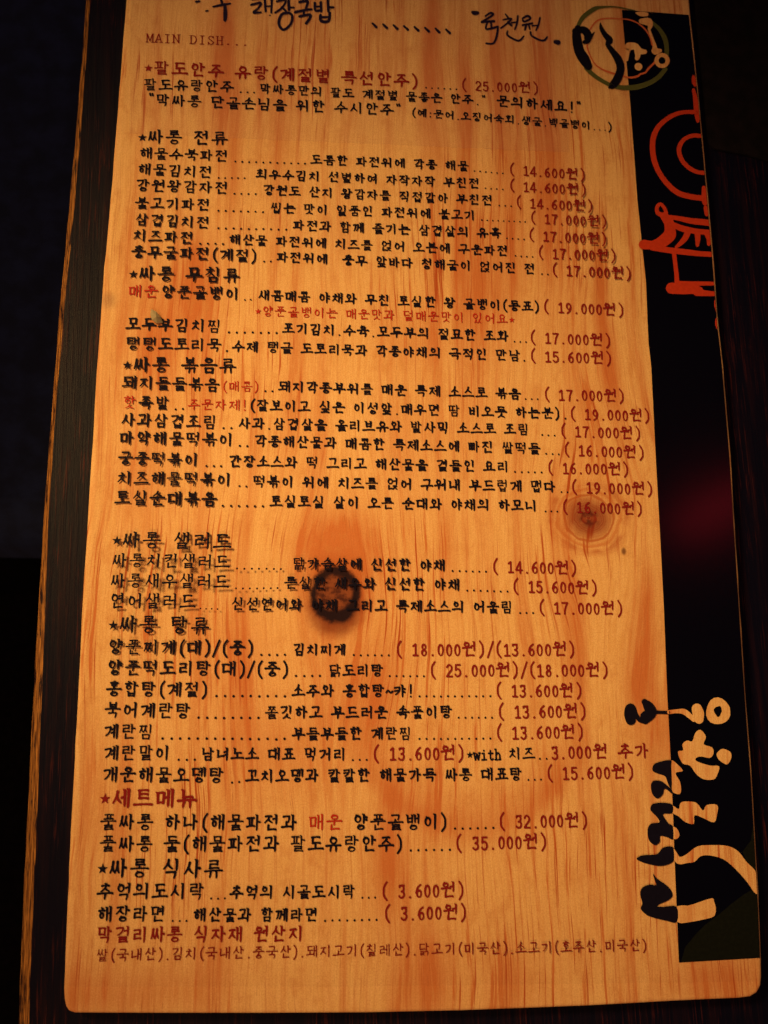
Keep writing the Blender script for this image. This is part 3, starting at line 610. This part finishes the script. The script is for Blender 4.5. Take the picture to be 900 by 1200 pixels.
# ---- drawn marks given in photo pixels (each lies on the film)
def draw(name, mat, ribbons=(), polys=(), dz=0.0001, label=None, smooth=True):
    mb = MB(); k = 0
    def atf(x, y, dz): return atf_(min(x, interp(SR, y) - 0.3), y, dz)
    for r in ribbons:
        closed = False
        if r and r[0] == 'O': closed = True; r = r[1:]
        pts = catmull(r, 5) if smooth and len(r) > 2 and not closed else r
        for f in ribbon(pts, closed, 6):
            q = []
            for x, y in f: p = atf(x, y, dz); q.append((p.x, p.y, p.z + k * 0.000003))
            mb.poly(q)
            k = (k + 1) % 25
    for pl in polys:
        q = [atf(x, y, dz) for x, y in pl]; mb.poly([(p.x, p.y, p.z + k * 0.000003) for p in q][::-1]); k = (k + 1) % 25
    return fpart(mb, name, mat, label)
def smoothpoly(pts, k=4):
    n_ = len(pts); q = [pts[-1]] + list(pts) + [pts[0], pts[1]]; r = []
    for i in range(1, n_ + 1):
        a, b_, c, d = q[i - 1], q[i], q[i + 1], q[i + 2]
        for s in range(k):
            t = s / k; r.append(tuple(0.5 * (2 * b_[m] + (c[m] - a[m]) * t + (2 * a[m] - 5 * b_[m] + 4 * c[m] - d[m]) * t * t + (3 * b_[m] - a[m] - 3 * c[m] + d[m]) * t ** 3) for m in (0, 1)))
    return r
# black strip down the right side
SL = [(11, 728.5), (60, 733), (120, 738.5), (180, 743), (235, 747), (330, 757), (400, 759.8), (427, 763), (537, 768.5), (635, 774), (713, 778), (820, 782.2), (890, 786), (960, 789), (1000, 790.2), (1060, 792.8), (1100, 794.4), (1128, 795.6)]
SR = [(y, x - 2.6) for y, x in RIGHT]
mb = MB(); N = 80
for i in range(N):
    ya, yb = i / N, (i + 1) / N; q = []
    for t, side in ((ya, 0), (yb, 0), (yb, 1), (ya, 1)):
        py = (11.5 + t * (1128 - 11.5)) if side == 0 else (17.5 + t * (1122.5 - 17.5))
        q.append((interp(SL, py) if side == 0 else interp(SR, py), py))
    # split across so that the strip follows the film
    for s in range(4):
        f = []
        for a, b_ in ((0, s / 4), (1, s / 4), (1, (s + 1) / 4), (0, (s + 1) / 4)):
            l, r = (q[0], q[3]) if a == 0 else (q[1], q[2])
            x = l[0] + (r[0] - l[0]) * b_; y = l[1] + (r[1] - l[1]) * b_
            p = atf(x, y, 0.00005); f.append((p.x, p.y, p.z))
        mb.poly(f)
fpart(mb, 'black_strip', STRIPM)
def z1(pts, ox, oy, s): return [(ox + p[0] / s, oy + p[1] / s) + tuple(q / s for q in p[2:]) for p in pts]
# emblem at the top (zoom of 660,0 at 6.43x)
def em_(pts): return z1(pts, 660, 0, 6.43)
draw('emblem_ring', GREEN, [em_([(110, 200, 14), (150, 130, 17), (230, 70, 17), (290, 55, 9), (380, 52, 5), (450, 62, 5), (540, 80, 4)]),
     em_([(660, 160, 10), (720, 215, 15), (765, 290, 18), (780, 370, 17), (775, 440, 16)]), em_([(770, 520, 16), (720, 580, 17), (650, 625, 18), (560, 655, 20), (480, 662, 19), (400, 655, 15)]),
     em_([(350, 640, 15), (270, 595, 15), (210, 550, 16), (170, 510, 15)])])
draw('emblem_line', LRED, [em_([(190, 240, 5), (250, 160, 6), (330, 138, 5), (420, 142, 4), (500, 150, 5), (570, 180, 5), (620, 225, 6), (655, 280, 6), (672, 340, 6)]), em_([(690, 470, 8), (640, 520, 8), (620, 545, 7), (580, 560, 7), (560, 575, 8), (500, 585, 7), (440, 570, 5), (360, 548, 8), (290, 520, 6), (230, 470, 5), (180, 350, 6), (200, 280, 5)])], dz=.00009)
draw('emblem_brush_mark', BLACK, [em_([(110, 215, 26), (100, 270, 34), (120, 380, 38), (160, 450, 40), (190, 500, 30)]), em_([(90, 235, 24), (150, 225, 28), (185, 260, 30), (180, 305, 26), (158, 318, 14)]), em_([(200, 290, 16), (220, 262, 9), (235, 242, 3)]),
     em_([(280, 175, 5), (288, 215, 16), (315, 262, 20), (350, 305, 26), (335, 335, 18), (370, 385, 22), (415, 450, 30), (432, 520, 30), (405, 600, 32), (370, 645, 28), (345, 660, 8)])], dz=.00016)
draw('emblem_reversed_mark', WOOD, [em_([(490, 350, 26), (480, 400, 20), (478, 450, 12)]), em_([(495, 350, 30), (540, 350, 26), (575, 385, 24), (615, 390, 17)]), em_([(560, 380, 24), (562, 420, 20), (556, 440, 16)]), em_([(565, 502, 28), (569, 504, 28)]),
     em_([(550, 98, 6), (585, 105, 18), (630, 108, 14)]), em_([(590, 160, 20), (640, 165, 30), (655, 195, 20), (648, 225, 10), (668, 280, 9), (686, 330, 11), (690, 365, 20), (695, 385, 28), (730, 382, 14)]),
     ['O'] + [(660 + (745 + 42 * math.cos(t * math.pi / 8)) / 6.43, (456 + 42 * math.sin(t * math.pi / 8)) / 6.43, 15.5 / 6.43) for t in range(16)]], dz=.00016)
# red characters on the strip (zoom of 740,80 at 7.5x and of 740,230 at 7.06x)
def ra(pts): return z1(pts, 740, 80, 7.5)
def rb(pts): return z1(pts, 740, 230, 7.06)
draw('red_brush_lettering', ORED, [ra([(545, 75, 14), (550, 115, 20), (558, 150, 13)]), ra([(545, 190, 14), (560, 260, 20), (570, 350, 24), (580, 420, 24), (582, 465, 14)]),
     ra([(565, 385, 20), (480, 385, 17), (400, 400, 19), (320, 440, 20), (240, 510, 22), (195, 600, 24), (185, 700, 24), (200, 810, 24), (240, 910, 23), (310, 1010, 23), (400, 1090, 24), (500, 1125, 24), (600, 1140, 24), (640, 1145, 28)]),
     ra([(618, 596, 17), (540, 592, 18), (470, 620, 18), (425, 680, 20), (420, 750, 20), (455, 825, 19), (520, 885, 19), (590, 915, 18), (655, 918, 17)]),
     ra([(635, 1050, 18), (640, 1110, 24), (648, 1180, 26)]), rb([(600, 10, 30), (610, 55, 22)]), rb([(614, 95, 18), (622, 150, 16)]),
     rb([(250, 155, 20), (215, 135, 17), (212, 90, 16), (238, 65, 15), (268, 90, 14), (285, 135, 16), (270, 165, 22)]),
     rb([(270, 165, 34), (310, 220, 42), (310, 300, 40), (260, 355, 36), (180, 400, 34), (105, 400, 40), (96, 400, 38)]), rb([(310, 170, 16), (400, 185, 20), (500, 205, 24), (600, 215, 26), (650, 222, 26)]),
     rb([(340, 235, 22), (430, 270, 26), (540, 290, 22), (665, 300, 22)]), rb([(470, 285, 26), (445, 345, 24), (400, 395, 18), (370, 420, 12)]), rb([(545, 300, 24), (548, 350, 22), (545, 405, 14)]), rb([(630, 310, 28), (645, 350, 26), (640, 395, 16)]),
     rb([(340, 270, 24), (340, 330, 26), (290, 380, 26), (240, 420, 18)]), rb([(170, 425, 24), (300, 445, 24), (430, 460, 24), (560, 475, 22), (690, 482, 20)]), rb([(350, 460, 18), (362, 560, 17), (372, 640, 18), (376, 710, 20)]),
     rb([(330, 760, 46), (420, 765, 46), (500, 765, 44), (560, 780, 34)]), rb([(400, 715, 14), (520, 722, 18), (700, 722, 16)]), rb([(540, 795, 30), (640, 805, 22), (722, 808, 18)]),
     rb([(700, 870, 16), (708, 900, 24), (716, 945, 20)]), rb([(714, 1020, 20), (716, 1060, 24), (714, 1085, 14)])], dz=.00016, label='red hand-drawn characters')
# brush lettering at the bottom (zooms of 725,810 / 725,910 / 735,1000 at 5.625x)
def ba(pts): return z1(pts, 725, 810, 5.625)
def bb(pts): return z1(pts, 725, 910, 5.625)
def bc(pts): return z1(pts, 735, 1000, 5.625)
draw('black_brush_lettering', BLACK, [ba([(80, 190, 34), (72, 150, 36), (75, 110, 30), (95, 110, 18), (112, 150, 14), (135, 185, 16), (175, 190, 28)]), ba([(170, 70, 20), (195, 100, 34), (215, 140, 36), (180, 170, 40)]), ba([(215, 132, 26), (255, 138, 12), (330, 141, 11)])],
     [smoothpoly(ba([(222, 520), (235, 480), (290, 460), (345, 456), (347, 500), (350, 640), (325, 610), (305, 560), (250, 540)])),
      smoothpoly(bb([(212, 60), (230, 28), (280, 30), (320, 60), (352, 90), (350, 112), (305, 80), (290, 120), (255, 145), (222, 115)])),
      smoothpoly(bb([(208, 215), (225, 180), (290, 172), (352, 185), (354, 240), (300, 245), (295, 262), (330, 310), (357, 330), (358, 412), (320, 400), (275, 392), (272, 430), (240, 452), (200, 420), (190, 350), (215, 310), (268, 302), (250, 265), (225, 240)])),
      smoothpoly(bb([(118, 540), (160, 518), (250, 512), (290, 470), (345, 460), (362, 480), (364, 550), (330, 578), (270, 590), (190, 575), (140, 558)])),
      smoothpoly(bc([(170, 135), (195, 165), (270, 220), (300, 275), (270, 310), (195, 345), (240, 352), (326, 352), (328, 452), (260, 445), (160, 420), (120, 400), (88, 365), (100, 330), (85, 270), (100, 225), (150, 205), (190, 210), (180, 175)]), 3)], dz=.00016, label='black half of the brush lettering, printed on the bare wood')
draw('reversed_brush_lettering', WOOD, [ba([(332, 138, 13), (385, 132, 13), (430, 135, 18), (465, 160, 17), (495, 188, 14)]), ba([(515, 115, 34), (525, 150, 38), (530, 185, 30)]), ['O'] + [(725 + (655 + 53 * math.cos(t * math.pi / 10)) / 5.625, 810 + (132 + 62 * math.sin(t * math.pi / 10)) / 5.625, (27 + 4 * math.sin(t)) / 5.625) for t in range(20)]],
     [smoothpoly(ba([(540, 255), (575, 300), (560, 350), (615, 370), (625, 410), (600, 440), (545, 430), (510, 440), (515, 462), (600, 490), (662, 495), (650, 550), (625, 582), (560, 580), (510, 545), (470, 490), (420, 475), (390, 400), (425, 390), (420, 350), (450, 325), (485, 330), (505, 275)]), 3),
      smoothpoly(ba([(650, 405), (685, 380), (735, 400), (742, 440), (715, 482), (670, 460), (648, 430)])),
      smoothpoly(ba([(345, 458), (390, 485), (422, 525), (375, 540), (405, 600), (410, 665), (385, 672), (352, 640), (347, 560)])),
      smoothpoly(bb([(349, 0), (375, 0), (405, 60), (405, 112), (375, 112), (352, 90)])),
      smoothpoly(bb([(355, 192), (395, 215), (405, 180), (430, 165), (510, 172), (555, 225), (580, 188), (650, 188), (648, 250), (628, 302), (560, 275), (500, 255), (495, 312), (440, 300), (395, 262), (357, 240)]), 3),
      smoothpoly(bb([(358, 335), (385, 345), (400, 385), (385, 410), (360, 405)])),
      smoothpoly(bb([(362, 478), (385, 505), (405, 530), (450, 510), (520, 460), (620, 452), (720, 458), (790, 495), (840, 560), (900, 620), (930, 690), (940, 740), (920, 775), (890, 760), (850, 700), (770, 610), (690, 545), (600, 520), (540, 525), (500, 562), (450, 570), (400, 578), (366, 550)]), 3),
      smoothpoly(bc([(326, 350), (400, 345), (480, 320), (560, 295), (572, 318), (584, 360), (575, 412), (520, 432), (400, 455), (328, 452)]), 2)], dz=.00017, label='bare wood half of the brush lettering, left open in the black strip')
draw('green_hill_print', DGREEN, (), [[(889.5, 1042), (886, 1040), (872, 1048), (856, 1060), (842, 1072), (826, 1084), (815, 1095), (803, 1110), (798, 1127.2), (891.3, 1122)], [(884, 965), (880, 985), (870, 998), (876, 1012), (885.6, 1020)]], dz=.00010)
# handwriting in pen along the top
def pe(pts): return z1(pts, 230, 0, 5.294)
def pf(pts): return z1(pts, 540, 0, 6.923)
draw('handwritten_line', PEN, [pe([(105, 42, 6), (150, 32, 8), (210, 22, 6)]), pe([(178, 40, 10), (180, 90, 13), (178, 125, 10)]), pe([(150, -10, 8), (160, 20, 8)]), pe([(60, 68, 5), (72, 66, 5)]), pe([(0, 10, 8), (20, 8, 6)]),
     pe([(345, -5, 7), (395, -10, 7)]), pe([(340, 30, 7), (400, 18, 8), (385, 50, 7), (355, 78, 8), (400, 76, 6)]), pe([(425, 0, 8), (430, 70, 7)]), pe([(468, -5, 7), (465, 78, 7)]), pe([(430, 40, 5), (468, 36, 5)]), pe([(455, 95, 4), (459, 96, 4)]),
     pe([(500, 8, 7), (555, 2, 7), (530, 50, 7), (490, 78, 7)]), pe([(530, 45, 6), (556, 68, 7)]), pe([(572, -10, 8), (575, 60, 9)]), pe([(574, 45, 7), (605, 48, 6)]), pe([(575, 80, 8), (530, 90, 9), (512, 145, 9), (540, 185, 8), (585, 150, 8), (595, 100, 8), (575, 80, 8)]),
     pe([(640, 12, 9), (690, 8, 10), (680, 50, 7)]), pe([(615, 75, 9), (680, 62, 8), (715, 58, 7)]), pe([(668, 65, 7), (665, 98, 8)]), pe([(640, 102, 8), (705, 92, 9), (700, 120, 9), (682, 145, 9)]),
     pe([(735, 20, 9), (740, 65, 8), (775, 62, 8)]), pe([(772, 15, 9), (775, 70, 8)]), pe([(738, 42, 6), (772, 40, 6)]), pe([(815, -10, 8), (820, 70, 9)]), pe([(820, 45, 8), (850, 46, 7)]), pe([(770, 95, 9), (775, 130, 10), (820, 130, 9), (828, 80, 9)]), pe([(778, 108, 7), (824, 105, 7)])] +
     [[(436.5 + k * 12.3, 27.5 + k * 1.0, 1.2), (441 + k * 12.3, 31.8 + k * 1.0, 1.6)] for k in range(8)] +
     [pf([(95, 98, 12), (110, 105, 18), (135, 105, 15)]), pf([(200, 130, 8), (240, 105, 9), (262, 118, 9), (210, 155, 9), (170, 178, 10)]), pf([(170, 180, 9), (270, 172, 10)]), pf([(215, 180, 8), (205, 235, 8), (270, 225, 9), (300, 215, 8)]), pf([(245, 180, 8), (248, 225, 8)]),
      pf([(300, 220, 8), (292, 290, 10), (265, 350, 8), (205, 352, 7)]), pf([(362, 115, 6), (385, 145, 9)]), pf([(345, 160, 7), (410, 152, 8), (375, 190, 8), (325, 228, 7)]), pf([(380, 180, 9), (410, 205, 10)]), pf([(462, 130, 8), (455, 190, 8), (438, 238, 7)]), pf([(410, 185, 6), (455, 180, 6)]),
      pf([(378, 255, 8), (378, 285, 8), (430, 318, 8), (475, 330, 8), (510, 295, 7)]), pf([(500, 150, 8), (540, 130, 10), (565, 150, 9), (520, 175, 9), (502, 165, 8)]), pf([(500, 205, 8), (580, 190, 9)]), pf([(530, 205, 9), (520, 240, 9)]), pf([(550, 200, 8), (560, 235, 7)]),
      pf([(642, 145, 8), (630, 200, 8), (610, 245, 7)]), pf([(580, 210, 6), (630, 205, 6)]), pf([(565, 262, 9), (575, 290, 8), (640, 325, 8), (680, 325, 9), (700, 300, 7)]), pf([(768, 340, 17), (790, 345, 20)])], dz=.0001, label='handwriting in blue-black pen')
# small torn flap of film sticking up at the left
mb = MB()
fp = [(177, 362, .0006), (176, 368, .001), (178, 375, .0014), (184, 379, .0008), (191, 378, .0003), (188, 371, .0014), (183, 365, .0014)]
q = [at(x, y, zf(at(x, y).x, at(x, y).y) + h) for x, y, h in fp]
mid_ = at(183, 371, zf(at(183, 371).x, at(183, 371).y) + .003)
for i in range(len(q)): mb.poly([q[i], q[(i + 1) % len(q)], mid_])
fm_, fbn = newmat('dull_film_flap'); setin(fbn, 'Base Color', (0.36, 0.31, 0.2, 1)); setin(fbn, 'Roughness', 0.35); setin(fbn, 'Transmission Weight', 0.2)
fpart(mb, 'lifted_flap', fm_, 'small pale lifted flap of the film')

# ---- near-black sheet laid on to darken the table beyond the board's upper right side
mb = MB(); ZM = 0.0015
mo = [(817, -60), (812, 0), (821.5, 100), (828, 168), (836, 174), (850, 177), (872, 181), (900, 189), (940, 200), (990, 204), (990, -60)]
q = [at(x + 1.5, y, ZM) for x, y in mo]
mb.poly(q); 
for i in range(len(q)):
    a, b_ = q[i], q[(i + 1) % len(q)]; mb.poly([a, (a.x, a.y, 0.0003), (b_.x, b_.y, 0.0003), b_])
mt = mb.build('dark_sheet', SHEETM); tagt(mt, 'near-black flat sheet darkening the table beyond the upper right side of the board', 'mat')
